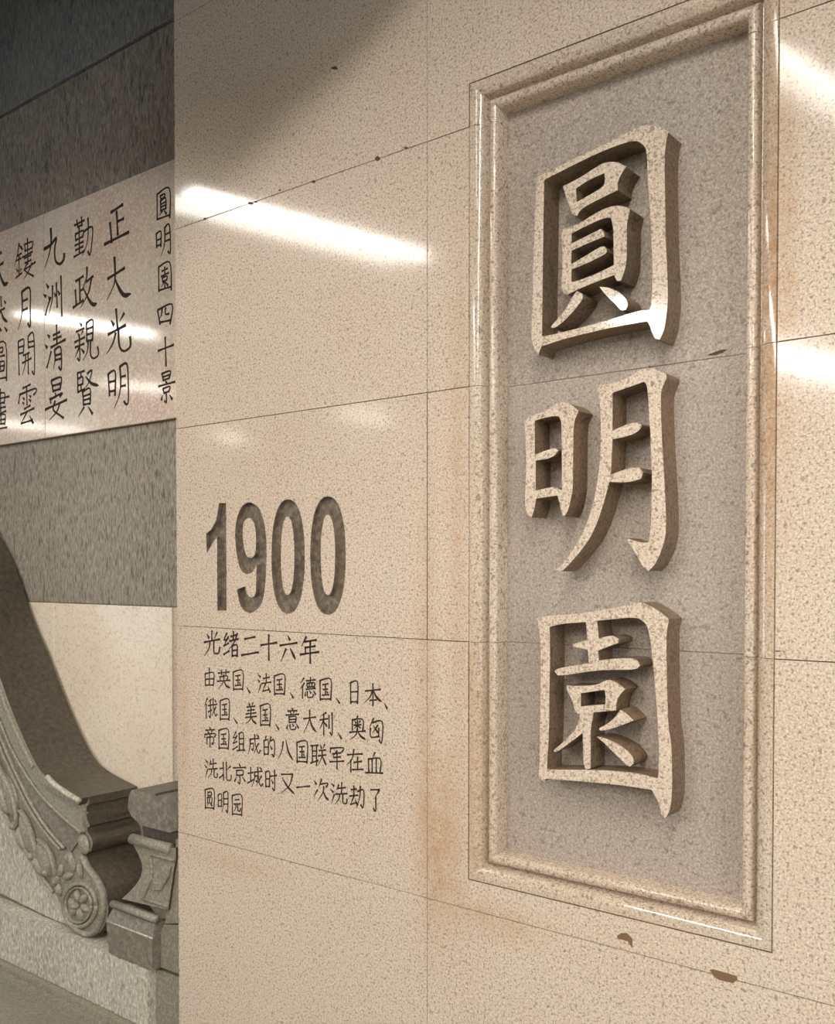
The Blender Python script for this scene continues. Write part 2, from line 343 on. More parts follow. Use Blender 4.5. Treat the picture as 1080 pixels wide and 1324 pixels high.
def soften(P, lim=48):
    "cut the shallow corners of an outline, keep the sharp ones"
    for _ in range(2):
        out = []; m = len(P)
        for i in range(m):
            a, b, c = Vector(P[i-1]), Vector(P[i]), Vector(P[(i+1) % m])
            if (b-a).length > 1e-6 and (c-b).length > 1e-6 and (b-a).angle(c-b) < math.radians(lim):
                la, lc = min(0.25, 40/(b-a).length), min(0.25, 40/(c-b).length)
                out += [tuple(b+(a-b)*la), tuple(b+(c-b)*lc)]
            else: out.append(tuple(b))
        P = out
    return P
for ch, org, lab in ((yuan, ZA, 'topmost large raised character, lower tips catching the light'), (ming, ZB, 'middle large raised character'), (yuan2, ZC, 'lowest large raised character, with brown stained sides')):
    V, Fc, mi = join([prism([px(soften(l), org, CF) for l in st], CF, 0.075) for st in ch])
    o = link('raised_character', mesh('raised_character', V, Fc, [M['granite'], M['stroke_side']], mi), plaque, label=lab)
    bm = bmesh.new(); bm.from_mesh(o.data); bmesh.ops.remove_doubles(bm, verts=bm.verts, dist=1e-6); bm.to_mesh(o.data); bm.free()
    b = o.modifiers.new('bevel', 'BEVEL'); b.width = 0.0022; b.segments = 1; b.limit_method = 'ANGLE'; b.angle_limit = math.radians(50); b.use_clamp_overlap = True; b.material = 0

# ------------------------------------------------------------------ engraved small writing
def ribbon(P, w, kind, Y, lift=0.0004, aspect=1.0):
    w = w*1.5
    "one brush stroke as a thin inlay, P in wall (x,z)"
    if len(P) > 2: P = smooth_curve(P, 4)
    else: P = [(P[0][0]+(P[1][0]-P[0][0])*t/4, P[0][1]+(P[1][1]-P[0][1])*t/4) for t in range(5)]
    n = len(P); V = []; Fc = []
    for i, p in enumerate(P):
        a = P[max(i-1,0)]; b = P[min(i+1,n-1)]; d = Vector((b[0]-a[0], b[1]-a[1]))
        if d.length < 1e-9: d = Vector((1,0))
        d.normalize(); t = i/(n-1)
        if kind == 'p': k = 1.15-0.85*t
        elif kind == 'n': k = 0.5+0.9*math.sin(min(1, t*1.15)*math.pi*0.62) if t < .85 else 1.3*(1-t)/.15*.7+.3
        elif kind == 'd': k = 0.45+0.95*t
        else: k = 1.12-0.34*math.sin(math.pi*t)
        hw = w/2*k
        nx, nz = -d.y*hw, d.x*hw
        ex = d*(w*0.25) if i == n-1 else (d*(-w*0.25) if i == 0 else Vector((0,0)))
        for s in (1, -1):
            V.append((p[0]+s*nx+ex.x, Y-lift, p[1]+s*nz+ex.y))
    for i in range(n-1): Fc.append((2*i, 2*i+1, 2*i+3, 2*i+2))
    m = len(V); V += [(x, Y+0.0006, z) for x, y, z in V]
    for i in range(n-1):
        Fc.append((2*i, 2*i+2, m+2*i+2, m+2*i)); Fc.append((2*i+1, m+2*i+1, m+2*i+3, 2*i+3))
    Fc.append((0, m, m+1, 1)); Fc.append((2*n-2, 2*n-1, m+2*n-1, m+2*n-2))
    return V, Fc, [0]*len(Fc)
def strokes(s):
    out = []
    for q in s.split(';'):
        q = q.strip()
        if not q: continue
        k = 'l'
        if q[0] in 'pnd': k = q[0]; q = q[1:]
        out.append((k, [tuple(float(v) for v in a.split(',')) for a in q.split()]))
    return out
G = {
'光':'50,0 50,38;d20,12 32,28;p82,8 66,30;2,44 98,36;p38,42 32,70 2,98;62,40 62,84 72,92 92,90 98,68',
'绪':'28,4 10,30 30,28;p38,18 10,52;8,54 38,44;8,88 42,74;52,18 84,14;68,0 68,34;44,36 98,30;p92,8 74,40 44,66;60,56 60,98;60,56 90,54 90,98;60,74 90,73;60,94 90,94',
'二':'20,22 80,16;2,84 98,76',
'十':'2,40 98,34;50,2 50,98',
'六':'d46,2 58,18;2,36 98,30;p36,50 8,96;n60,50 88,90',
'年':'p34,0 10,32;26,18 86,14;28,40 80,36;28,38 30,62;2,64 98,58;54,16 54,98',
'由':'10,30 14,92;10,30 90,26 86,92;14,58 86,56;14,88 86,88;50,0 50,88',
'英':'8,18 92,14;32,4 34,28;68,2 66,26;22,38 24,58;22,38 78,34 76,56;2,60 98,56;p50,28 46,66 8,98;n54,60 70,84 98,94',
'国':'6,6 8,98;6,6 94,2 92,98;8,92 92,92;28,26 72,22;32,48 68,46;24,74 78,72;50,24 50,74;d60,56 68,64',
'、':'d10,10 90,90',
'法':'d8,6 22,18;d2,30 16,42;p26,54 6,94;42,26 88,20;64,2 64,48;32,50 98,44;p60,50 38,86;38,88 84,80;d76,64 92,94',
'德':'p26,2 4,26;p28,26 2,54;16,44 16,98;40,16 96,12;66,0 64,22;44,28 46,46;44,28 90,26 88,44;58,28 58,44;74,28 74,44;46,46 88,44;38,56 96,52;d36,68 32,86;46,66 48,92 78,92 82,80;d60,62 68,74;d84,64 96,80',
'日':'12,4 14,98;12,4 88,2 86,98;14,46 86,44;14,90 86,90',
'本':'8,32 92,26;50,0 50,98;p48,30 34,58 2,84;n52,30 70,60 98,80;32,74 70,72',
'俄':'p26,2 2,40;16,30 16,98;p56,8 34,20;30,38 98,32;48,16 48,92 38,86;30,68 60,58;68,2 72,50 86,86 98,78;p90,44 58,86;d80,10 90,20',
'美':'d32,0 40,12;p68,0 58,14;16,20 86,16;22,36 80,32;8,52 94,46;50,16 50,52;4,68 98,62;p50,54 42,78 4,98;n54,66 70,84 98,96',
'意':'d46,0 54,8;18,14 84,12;p64,14 56,24;36,16 42,26;4,32 98,28;26,40 28,64;26,40 76,38 74,64;28,52 74,50;28,64 74,62;d18,74 10,92;34,74 38,94 70,94 76,84;d52,70 60,80;d80,72 94,88',
'大':'4,38 96,30;p50,0 46,46 4,98;n52,38 68,70 98,94',
'利':'p50,2 12,16;4,34 60,28;32,12 32,98;p30,36 4,72;n36,44 56,62;70,14 70,70;92,2 92,94 78,86',
'奥':'p52,0 42,12;18,16 18,60;18,16 82,14 82,58;d34,22 40,30;p66,20 58,30;28,38 72,36;50,20 50,58;p48,38 32,52;54,40 68,50;2,68 98,62;p48,54 40,78 4,98;n54,68 70,84 98,96',
'匈':'p34,0 6,36;26,18 92,14 88,98 70,88;p62,28 26,60;d34,32 62,58;12,40 14,76 68,74;68,40 68,76',
'帝':'d46,0 54,10;12,16 90,12;d30,20 38,30;p68,18 60,30;6,36 4,52;6,36 96,32 88,48;22,52 24,84;22,52 78,50 76,84 66,78;50,36 50,98',
'组':'p30,2 8,30;8,30 32,28;p38,20 8,58;8,58 38,48;4,88 42,72;54,10 56,88;54,10 86,8 86,88;56,34 86,33;56,60 86,59;38,92 98,88',
'成':'p20,26 18,64 2,96;20,26 88,20;22,48 46,46 42,78 32,72;54,2 60,50 82,90 98,76;p84,44 48,90;d70,4 84,14',
'的':'p26,0 18,18;8,22 10,88;8,22 42,20 42,86;10,52 42,50;10,84 42,84;p64,2 50,36;60,22 92,20 90,92 74,84;d60,44 72,60',
'八':'p36,14 28,54 2,96;n54,6 70,60 98,96',
'联':'4,10 50,6;14,10 14,84;40,8 40,98;14,34 40,32;14,56 40,54;2,88 50,74;d64,4 70,20;p90,2 80,20;56,30 96,26;50,54 98,48;p74,28 72,58 50,96;n76,54 98,94',
'军':'8,8 6,26;8,8 94,4 86,22;p52,18 24,44;22,32 80,26;28,48 76,44;2,68 98,62;52,26 52,98',
'在':'6,24 94,18;p44,0 34,40 2,68;26,46 26,98;66,32 66,86;44,56 90,50;36,88 98,84',
'血':'p54,0 42,22;16,30 18,84;16,30 86,26 84,84;38,30 38,84;62,28 62,84;0,88 100,86',
'洗':'d8,8 22,20;d2,34 16,46;p24,56 8,94;p50,12 38,36;46,28 90,22;68,2 66,50;32,54 98,48;p56,54 50,76 28,98;74,52 74,84 82,92 96,90 98,72',
'北':'34,6 36,94;6,38 36,34;2,84 36,66;60,4 60,80 70,92 94,90 98,68;p92,24 62,44',
'京':'d46,0 56,12;2,22 98,16;26,34 28,56;26,34 76,32 74,54;28,56 74,54;52,56 52,96 38,88;d26,66 12,86;d74,64 92,82',
'城':'2,34 36,28;20,4 20,72;0,80 38,62;p46,26 44,60 28,94;46,26 94,20;48,46 64,44 62,72 54,66;66,2 70,50 84,90 98,78;p90,42 58,88;d78,2 90,12',
'时':'8,14 10,84;8,14 40,12 38,82;10,46 38,44;10,80 38,80;46,32 98,26;80,2 80,94 64,86;d56,48 68,64',
'又':'8,10 88,6;p86,8 62,60 4,98;n16,26 50,64 98,96',
'一':'2,56 98,46',
'次':'d6,10 20,26;p28,50 4,82;p54,2 36,38;48,24 94,18 84,36;p68,34 62,62 30,98;n66,56 80,80 98,92',
'劫':'10,20 46,16;28,2 28,46;2,48 54,42;p28,48 8,82;6,84 46,74;d38,62 52,86;52,26 92,20 88,92 72,82;p70,2 66,50 44,96',
'了':'10,6 92,2;p90,4 56,34;56,34 56,94 36,84',
'圆':'6,4 8,98;6,4 94,0 92,98;8,92 92,92;34,16 34,32;34,16 68,14 66,30;34,32 66,30;28,42 30,70;28,42 72,40 70,68;p50,46 46,66 26,82;n54,66 76,82',
'明':'4,16 6,74;4,16 36,12 34,72;6,42 34,40;6,70 34,70;p54,4 54,56 40,98;54,4 94,0 92,94 78,86;56,32 92,30;56,58 92,56',
'园':'6,4 8,98;6,4 94,0 92,98;8,92 92,92;32,24 70,20;22,44 80,40;p42,44 38,64 22,78;58,42 58,70 64,76 80,74 82,62'}
SL = 0.16   # rise of the brush to the right, in glyph heights per width
lines = [
 ('光绪二十六年', [(264,285),(288,309),(312,335),(337,359),(362,385),(388,413)], (264,815),(264,847), 0.0042),
 ('由英国、法国、德国、日本、', [(264,278),(281,298),(301,315),(319,324),(333,351),(354,369),(375,380),(388,409),(413,429),(434,440),(452,464),(471,494),(497,501)], (264,863),(264,888), 0.0032),
 ('俄国、美国、意大利、奥匈', [(264,281),(284,297),(302,307),(317,332),(336,350),(356,361),(369,387),(392,409),(413,431),(437,442),(452,473),(477,496)], (264,901),(264,928), 0.0032),
 ('帝国组成的八国联军在血', [(264,279),(282,296),(300,317),(320,337),(340,356),(359,379),(383,398),(401,422),(426,445),(448,470),(473,495)], (264,939),(264,965), 0.0032),
 ('洗北京城时又一次洗劫了', [(264,281),(283,299),(301,318),(320,340),(342,358),(362,381),(383,401),(405,425),(427,449),(452,472),(478,492)], (264,979),(264,1005), 0.0032),
 ('圆明园', [(264,277),(281,295),(299,313)], (264,1019),(264,1045), 0.0032)]
text = link('date_inscription', None, label='six lines of small dark characters engraved below the date on the beige wall', cat='inscription')
for s, xs, a, b, wd in lines:
    zt, zb = pt(*a, 0)[1], pt(*b, 0)[1]
    for ch, (xa, xb) in zip(s, xs):
        x0, x1 = pt(xa, 900, 0)[0], pt(xb, 900, 0)[0]
        za, zc = (zt, zb) if ch != '、' else (zb+(zt-zb)*0.22, zb-(zt-zb)*0.08)
        k = SL*(x1-x0)*0.55
        parts = []
        for kd, P in strokes(G[ch]):
            W = [(x0+(x1-x0)*p[0]/100, za-(za-zc)*p[1]/100+k*(p[0]-50)/100) for p in P]
            parts.append(ribbon(W, wd, kd, 0.0))
        V, Fc, mi = join(parts)
        link('engraved_character', mesh('engraved_character', V, Fc, M['paint']), text)

# ------------------------------------------------------------------ setting: recessed wall on the left
RY = 0.30
left = link('wall_left', None, kind='structure')
def rec(x0, x1, z0, z1, m, y=RY, yb=0.40, par=left, nm='granite_slab'):
    V, Fc, mi = slab(x0+GAP, x1-GAP, y, yb, z0+GAP, z1-GAP, 0.002)
    return link(nm, mesh(nm, V, Fc, M[m]), par)
V, Fc, mi = box(-3.0, 0.0, 0.38, 0.55, -0.02, 4.4); link('wall_core', mesh('wall_core', V, Fc, M['joint']), left)
xj = [-2.76, -1.98, -1.205, -0.0]
for a, b in zip(xj[:-1], xj[1:]):
    rec(a, b, 3.420, 4.4, 'rough_shaded', RY+0.004)
    rec(a, b, 2.922, 3.405, 'rough', RY+0.004)
    rec(a, b, 1.372, 2.030, 'rough', RY+0.006)
    rec(a, b, -0.02, 0.66, 'cream', RY+0.004)
for a, b in ((-2.76,-1.98),(-1.98,-1.18),(-1.18,-0.423)): rec(a, b, 0.66, 1.372, 'cream', RY+0.004)
rec(-0.423, 0.0, 0.66, 1.372, 'granite', RY+0.008)
tp = [rec(a, b, 2.030, 2.922, 'panel', RY-0.012, nm='text_panel') for a, b in zip(xj[:-1], xj[1:])]
YT = RY-0.012
L5, L6, L7, L8 = (120,230,8.275), (120,380,8.275), (0,280,8.308), (0,410,8.277)
left_chars = [
 (L5,2.9,'195,370 322,285;255,360 268,610;270,465 330,435;185,480 203,690;125,712 385,580'),
 (L5,2.9,'160,1080 340,965;p232,850 240,1030 225,1150 155,1300;n240,1080 275,1170 335,1255 405,1240'),
 (L5,1.8,'688,180 690,450;688,178 820,110 825,425;690,445 825,395;722,195 730,228;722,195 770,170 768,205;730,228 768,208;725,250 728,350;725,250 780,215 782,330;728,285 780,255;728,315 780,290;728,350 782,325;p745,355 712,405;d762,345 788,385'),
 (L5,1.9,'680,600 685,745;680,600 730,575 728,735;685,670 728,650;685,730 728,712;p770,535 772,650 760,750 728,840;770,535 820,505 832,790 805,785;772,610 820,585;772,680 820,660'),
 (L5,1.8,'705,960 708,1215;705,955 825,905 840,1200;708,1205 835,1165;740,1000 800,968;770,955 772,1030;732,1055 812,1015;745,1070 748,1110;745,1070 795,1050 792,1090;748,1110 792,1090;p768,1105 735,1165;770,1100 772,1175;d776,1112 805,1152'),
 (L6,2.0,'695,180 720,325;695,175 850,110 828,320;p742,165 735,225 715,262;780,150 778,215 815,212;720,305 830,282'),
 (L6,2.1,'700,610 865,545;775,465 785,770'),
 (L6,2.0,'740,855 755,925;740,855 830,825 820,895;750,890 824,865;755,925 820,900;d775,925 790,955;705,990 880,940;752,1020 765,1062;752,1015 825,990 815,1042;762,1062 815,1042;785,1052 790,1160 770,1145;d745,1090 735,1135;d825,1085 850,1128'),
 (L6,2.9,'250,165 265,370;d200,290 225,335;p335,210 290,290;165,435 350,335;p245,420 215,530 150,640;275,375 280,520 300,590 340,612 390,580 405,540 400,460'),
 (L6,2.5,'165,860 180,1090;165,860 240,830 238,1085;178,945 238,930;180,1045 238,1035;p290,780 300,950 280,1100 230,1220;290,780 365,750 380,960 380,1150 360,1182 335,1150;300,890 350,875;300,990 350,978'),
 (L7,3.2,'p545,130 550,260 530,400 485,545;475,350 545,305 605,230 590,330 590,440 610,495 650,507 685,460 690,400'),
 (L7,2.2,'800,95 905,40;825,40 835,100;875,5 880,75;835,112 885,90;810,200 815,255;810,192 895,150 890,215;815,255 890,215;850,110 855,400;805,312 895,270;812,362 892,320;795,435 905,370;p945,15 950,130 935,290 885,420;900,165 990,110 990,260 968,410 945,375'),
 (L7,2.7,'815,695 895,640;855,680 860,900;860,800 900,775;810,790 820,950;785,980 895,900;p935,545 930,660 890,770;930,700 1000,640;p985,650 950,820 870,970;n905,790 960,900 1000,945 1040,935'),
 (L7,2.6,'d500,725 520,765;d470,840 495,860;490,1060 505,990 545,870;p565,745 560,900 520,1060;605,715 615,975;655,640 665,1070;d520,860 535,890;d585,820 598,855;d622,800 640,835'),
 (L8,2.3,'d855,65 875,90;815,158 900,120;d835,175 850,205;p888,150 870,190;800,270 908,215;850,215 855,455 830,440;805,325 900,285;p845,330 805,430;d870,340 900,380;925,70 930,260;925,65 995,35 990,250;930,130 990,105;930,190 990,170;930,255 990,245;p945,260 935,370 890,460;970,260 970,400 1000,442 1045,415 1055,370 1045,320'),
 (L8,2.3,'830,605 835,810;830,600 902,575;838,660 885,640 885,718;838,732 885,715;835,802 905,772;868,590 868,640;868,722 870,785;p935,605 985,570 950,700 900,770;n920,640 980,710 1055,732;885,800 895,940;885,800 965,765 965,930;890,850 965,822;893,892 965,870;895,937 965,925;p900,965 840,1065;d945,960 990,1035'),
 (L8,2.6,'d510,190 530,215;d485,300 505,330;502,540 520,480 548,370;570,195 640,160;572,240 655,205;605,85 610,290;545,325 700,240;p585,360 590,450 572,550;585,352 650,325 657,555 630,535;595,410 650,395;595,460 652,445'),
 (L8,2.6,'550,685 570,795;550,680 655,645 645,760;560,738 648,712;570,792 645,768;d592,815 600,855;535,870 545,920;540,882 665,812 640,850;485,990 715,885;590,900 570,990 640,1050 680,1080;p640,920 610,1010 530,1100'),
 (L7,2.1,'p205,290 190,400 155,530;n210,310 245,355;185,425 232,395;175,475 228,448;205,405 205,640;d180,560 190,590;p228,560 215,590;170,660 235,605;295,235 300,510;265,300 270,370;265,300 350,270 345,330;270,370 345,335;240,440 350,375;262,450 335,410;268,500 335,465;290,505 270,580 360,640;p345,500 300,600 255,675;258,575 380,490'),
 (L7,2.8,'p235,810 240,960 230,1080 195,1215;235,810 320,770 325,1000 325,1180 300,1150;245,910 295,885;245,1010 295,985'),
 (L8,2.2,'195,270 205,620;195,265 255,240 250,380;200,325 252,308;205,390 250,380;300,220 305,330;300,210 360,185 370,590 345,580;305,270 365,255;305,325 368,310;248,412 315,380;240,492 335,440;p275,400 270,500 240,620;300,385 305,610'),
 (L8,2.3,'245,762 325,720;212,830 200,925;212,830 375,765 385,800 360,832;285,745 290,940;d245,860 260,880;d240,910 255,930;d315,840 330,855;d310,880 330,900;260,985 325,945;220,1045 365,975;p290,1015 225,1140;225,1140 350,1100;d320,1060 355,1135'),
 (L7,3.0,'-40,425 15,385;-60,565 35,495;n-15,560 20,680 50,728 85,710;p-20,420 -30,560 -80,720'),
 (L7,2.5,'10,860 15,965;d45,905 60,930;-30,1030 50,985;n10,1000 35,1090 78,1130;p10,1005 -20,1080 -60,1130;d-5,1190 12,1228;d48,1185 75,1230'),
 (L8,2.3,'-70,310 -60,700;-70,310 60,280 70,680;-20,340 30,325 25,375;-20,385 25,372;-40,430 50,410;-25,490 45,475 40,575;-25,530 42,520;-25,590 40,570;0,500 5,560;-60,670 68,645'),
 (L8,2.2,'5,770 8,1010;-50,835 48,812 45,925;-70,885 98,850;-50,935 48,912;-50,985 60,960;-20,1040 65,1005;-30,1060 55,1042 50,1150;-30,1105 52,1092;-30,1150 50,1138;10,1050 12,1145;-70,1205 75,1180')]
for i, (org, w, s) in enumerate(left_chars):
    parts = []; mx = 0
    for kd, P in strokes(s):
        W = px(P, org, YT); mx += sum(q[0] for q in W)/len(W)
        parts.append(ribbon(W, w*0.0028, kd, YT, aspect=1))
    mx /= len(parts)
    V, Fc, mi = join(parts)
    link('engraved_character', mesh('engraved_character', V, Fc, M['paint']), tp[2] if mx > -1.205 else tp[1])

# ------------------------------------------------------------------ carved stone scroll, pedestal, plinth
def P3(P, Y): return [pt(x/3.85, 980+y/3.85, Y) for x, y in P]
YF = 0.075
PY = 0.045
PX1 = pt(191, 1253, PY)[0]; PZ = 0.5*(pt(0,1175,PY)[1]+pt(190,1253,PY)[1])
scroll = link('carved_scroll', None, label='dark curved stone scroll with leaf carving and round rosette, left of pedestal', cat='carving')
C0 = [(-130,600),(-60,700),(-20,808),(0,857),(24,923),(53,986),(75,1010),(111.5,1031)]
C1 = [(-130,680),(-60,780),(-20,882),(0,925),(20,972),(50,1020),(80,1052),(108,1076)]
C3 = [(-130,815),(-60,930),(-40,975),(0,1047),(15.6,1076),(36,1110),(52,1136),(66,1155)]
W = lambda P, Y=YF: [pt(x, y, Y) for x, y in P]
# body
scr = [(110,1078),(114,1084),(116,1092),(113,1102),(106,1106),(113,1122),(124,1140),(133,1158),(136,1180),(131,1198),(122,1209),(110,1212),(96,1206),(84,1196),(77,1182),(74,1168)]
body = smooth_curve(W(C0), 5)+W([(111.5,1041),(108.5,1043),(107.5,1052),(109,1062),(112,1066),(112,1069),(109,1071),(109,1077)])+smooth_curve(W(scr), 3)+list(reversed(smooth_curve(W(C3), 4)))
V, Fc, mi = prism([body], YF+0.012, RY-0.016)
V = [(x, y, max(z, PZ+0.004)) for x, y, z in V]
link('scroll_body', mesh('scroll_body', V, Fc, [M['green'], M['bronze']], mi), scroll)
def strip(A, B, y0, y1, nm, m, m2=None, n=6, lab=None, parent=scroll):
    a = smooth_curve(W(A), n); b = smooth_curve(W(B), n)
    V, Fc, mi = prism([a+list(reversed(b))], y0, y1)
    return link(nm, mesh(nm, V, Fc, [M[m], M[m2 or m]], mi), parent, label=lab)
# coping with its rounded lip
off = lambda C, dx, dy: [(x+dx, y+dy) for x, y in C]
strip(C0, off(C0, -4, 9), YF-0.020, RY-0.014, 'coping', 'green', 'bronze', lab='dark smooth sloping top of the scroll')
V, Fc, mi = tube(smooth_curve(W(off(C0, -3.5, 5))[:6], 6), YF-0.020, 0.011, 0.010); link('coping_lip', mesh('coping_lip', V, Fc, M['green'], smooth=True), scroll)
V, Fc, mi = tube(smooth_curve(W([(69,1003),(80,1014),(96,1025),(111,1034)]), 6), YF-0.024, 0.010, 0.010); link('coping_lip', mesh('coping_lip', V, Fc, M['white_rough'], smooth=True), scroll)
strip(off(C0, -4, 9), C1, YF-0.002, YF+0.02, 'fascia', 'green')
V, Fc, mi = tube(smooth_curve(W(off(C1, -2, 0)), 6), YF-0.004, 0.006, 0.006); link('fillet', mesh('fillet', V, Fc, M['green'], smooth=True), scroll)
strip(C1, [(-130,720),(-60,815),(-20,915),(0,957),(16,995),(42,1040),(66,1075),(90,1102)], YF+0.004, YF+0.02, 'flat_band', 'brown')
RID = [(-130,720),(-60,815),(-20,915),(0,952),(14,985),(39,1037),(60,1070),(83,1097)]
for k, (dx, rr) in enumerate(((0, .0055), (-5, .0045))):
    V, Fc, mi = tube(smooth_curve(W(off(RID, dx, 1.5*k)), 6), YF+0.001, rr, 0.008); link('ridge', mesh('ridge', V, Fc, M['green'], smooth=True), scroll)
V, Fc, mi = tube(smooth_curve(W(off(C3, 2, -1)), 6), YF+0.004, 0.006, 0.009); link('ridge', mesh('ridge', V, Fc, M['green'], smooth=True), scroll)
PXM = 0.0026   # metres per photograph pixel on this plane
def lobe(cx, cy, a, b, deg, h, nm, point=0.0, mat='green', Y=YF+0.010):
    c = pt(cx/3.85, 980+cy/3.85, YF)
    V, Fc, mi = blob(c, a*PXM/3.85*1.15, b*PXM/3.85*1.35, math.radians(deg), Y, h, 14, 5, point)
    link(nm, mesh(nm, V, Fc, M[mat], smooth=True), scroll)
for cx, cy, a, b, deg in ((-40,80,130,56,112),(38,185,118,54,116),(122,372,110,50,118),(208,505,92,46,122)):
    lobe(cx, cy, a, b, deg, 0.020, 'leaf', 0.6)
    lobe(cx-16, cy+30, a*0.6, b*0.5, deg, 0.030, 'leaf_vein', 0.5)
for P in ([(-30,-40),(-5,30),(30,120),(40,200)], [(10,75),(45,130),(72,215),(86,300),(80,350)], [(103,258),(140,320),(165,400),(182,470),(180,525)], [(193,402),(240,450),(268,520),(278,585)]):
    C = smooth_curve(P3(P, YF), 5); n = len(C)
    V, Fc, mi = tube(C, YF-0.002, [0.0085*(0.35+0.65*math.sin(math.pi*min(1, k/(n-1)+.12))) for k in range(n)], 0.012)
    link('leaf_edge', mesh('leaf_edge', V, Fc, M['green'], smooth=True), scroll)
for cx, cy in ((62,340),(152,490),(226,572),(-20,160)):
    lobe(cx, cy, 22, 16, 110, 0.024, 'pearl')
for cx, cy, a, b, deg in ((295,560,34,16,70),(330,590,40,16,20),(350,520,46,18,110),(270,610,34,18,60),(285,660,30,16,100),(330,500,30,16,60),(390,560,40,14,100)):
    lobe(cx, cy, a, b, deg, 0.017, 'leaf_curl', 0.4)
# curl, rim and rosette of the scroll end
c = P3([(412,432)], YF)[0]
V, Fc, mi = blob(c, 0.030, 0.036, 0.3, YF+0.006, 0.016, 16, 5); link('curl', mesh('curl', V, Fc, M['green'], smooth=True), scroll)
V, Fc, mi = tube(smooth_curve(P3([(400,480),(430,545),(480,615),(508,690),(508,770),(480,850),(430,880),(370,850),(330,800)], YF), 5), YF+0.006, 0.010, 0.014); link('rim', mesh('rim', V, Fc, M['green'], smooth=True), scroll)
def ring(cx, cy, rx, ry, r, nm, par=scroll):
    P = P3([(cx+rx*math.cos(t*math.pi/14), cy+ry*math.sin(t*math.pi/14)) for t in range(29)], YF)
    V, Fc, mi = tube(P, YF+0.008, r, 0.010); return link(nm, mesh(nm, V, Fc, M['green'], smooth=True), par)
ring(388, 735, 82, 108, 0.008, 'rosette_rim'); 
ring(385, 735, 64, 88, 0.004, 'rosette_rim')
for k in range(6):
    t = k*math.pi/3+0.3
    lobe(385+34*math.cos(t), 735+48*math.sin(t), 30, 15, -math.degrees(t), 0.018, 'petal', 0.3)
lobe(372, 735, 18, 14, 90, 0.028, 'pearl')
# pale rough stone under the curve
V, Fc, mi = prism([smooth_curve(W(C3), 4)+W([(80,1175),(100,1206),(60,1190),(0,1160),(-60,1132),(-130,1104)])], YF+0.022, RY-0.016)
V = [(x, y, max(z, PZ+0.004)) for x, y, z in V]
link('backing_stone', mesh('backing_stone', V, Fc, [M['white_rough'], M['white_rough']], mi), scroll, label='pale rough stone under the leaf band')

ped = link('carved_pedestal', None, label='carved stone pedestal with moulded base, broken top and rough stones at its right', cat='pedestal')
YP = 0.062
def ppoly(P, y0, y1, nm, m, m2=None, lab=None):
    V, Fc, mi = prism([P3(P, YP)], y0, y1); return link(nm, mesh(nm, V, Fc, [M[m], M[m2 or m]], mi), ped, label=lab)
ppoly([(642,185),(655,160),(700,168),(770,178),(778,190),(800,184),(885,196),(885,360),(845,372),(760,350),(700,335),(680,315),(655,290),(636,250)], YP, RY-0.016, 'capital_block', 'brown', 'bronze')
ppoly([(712,430),(868,462),(860,640),(820,810),(760,815),(700,740),(705,560)], YP+0.03, 0.22, 'core', 'green')
ppoly([(680,318),(880,365),(880,440),(690,415)], YP+0.02, 0.2, 'neck', 'bronze')
V, Fc, mi = tube(P3([(648,405),(840,455)], YP), YP+0.008, 0.0175, 0.018, 10); link('roll_moulding', mesh('roll_moulding', V, Fc, M['green'], smooth=True), ped)
sh = smooth_curve([(655,430),(680,480),(700,540),(690,600),(650,655),(598,704)], 4)+[(830,760),(838,700),(852,600),(868,500),(868,450)]
ppoly(sh, YP+0.006, 0.120, 'shaft', 'green', 'bronze')
inn = [(735,480),(748,520),(750,590),(728,650),(703,700)]
V, Fc, mi = tube(smooth_curve(P3(inn, YP), 5), YP+0.005, 0.005, 0.006); link('panel_rim', mesh('panel_rim', V, Fc, M['green'], smooth=True), ped)
V, Fc, mi = tube(P3([(703,702),(832,742)], YP), YP+0.005, 0.005, 0.006); link('panel_rim', mesh('panel_rim', V, Fc, M['green'], smooth=True), ped)
V, Fc, mi = tube(P3([(735,480),(862,512)], YP), YP+0.005, 0.005, 0.006); link('panel_rim', mesh('panel_rim', V, Fc, M['green'], smooth=True), ped)
for k in range(4):
    V, Fc, mi = tube(smooth_curve(P3([(845-6*k,540+24*k*0.4),(835-10*k,590+18*k),(800-4*k,630+8*k),(765,625+10*k)], YP), 5), YP+0.004, 0.0045, 0.006)
    link('shell_rib', mesh('shell_rib', V, Fc, M['green'], smooth=True), ped)
V, Fc, mi = tube(P3([(572,722),(790,800)], YP), YP-0.008, 0.0125, 0.014, 10); link('bead', mesh('bead', V, Fc, M['green'], smooth=True), ped)
# base: sloping shoulder and block
a = P3([(562,745),(795,828),(762,892),(530,812)], YP)
bx0, bx1 = P3([(530,812)], YP-0.02)[0][0], P3([(758,890)], YP-0.02)[0][0]
zt, zm, zb = P3([(560,745)], YP)[0][1], P3([(530,812)], YP-0.02)[0][1], PZ+0.005
Yb = YP-0.02
V = [(bx0+.012,YP-.004,zt),(bx1-.004,YP-.004,zt),(bx1-.004,0.120,zt),(bx0+.012,0.120,zt),(bx0-.002,Yb,zm),(bx1,Yb,zm),(bx1,0.120,zm),(bx0-.002,0.120,zm),
     (bx0+.010,Yb+.002,zb),(bx1-.002,Yb+.002,zb),(bx1-.002,0.120,zb),(bx0+.010,0.120,zb)]
Fc = [(0,1,2,3),(8,11,10,9)]+[(i,(i+1)%4,4+(i+1)%4,4+i) for i in range(4)]+[(4+i,4+(i+1)%4,8+(i+1)%4,8+i) for i in range(4)]
link('base_block', mesh('base_block', V, Fc, M['brown']), ped)
V, Fc, mi = tube([(bx0, zm), (bx1, zm)], Yb+0.001, 0.003, 0.003); link('base_arris', mesh('base_arris', V, Fc, M['white_rough'], smooth=True), ped)

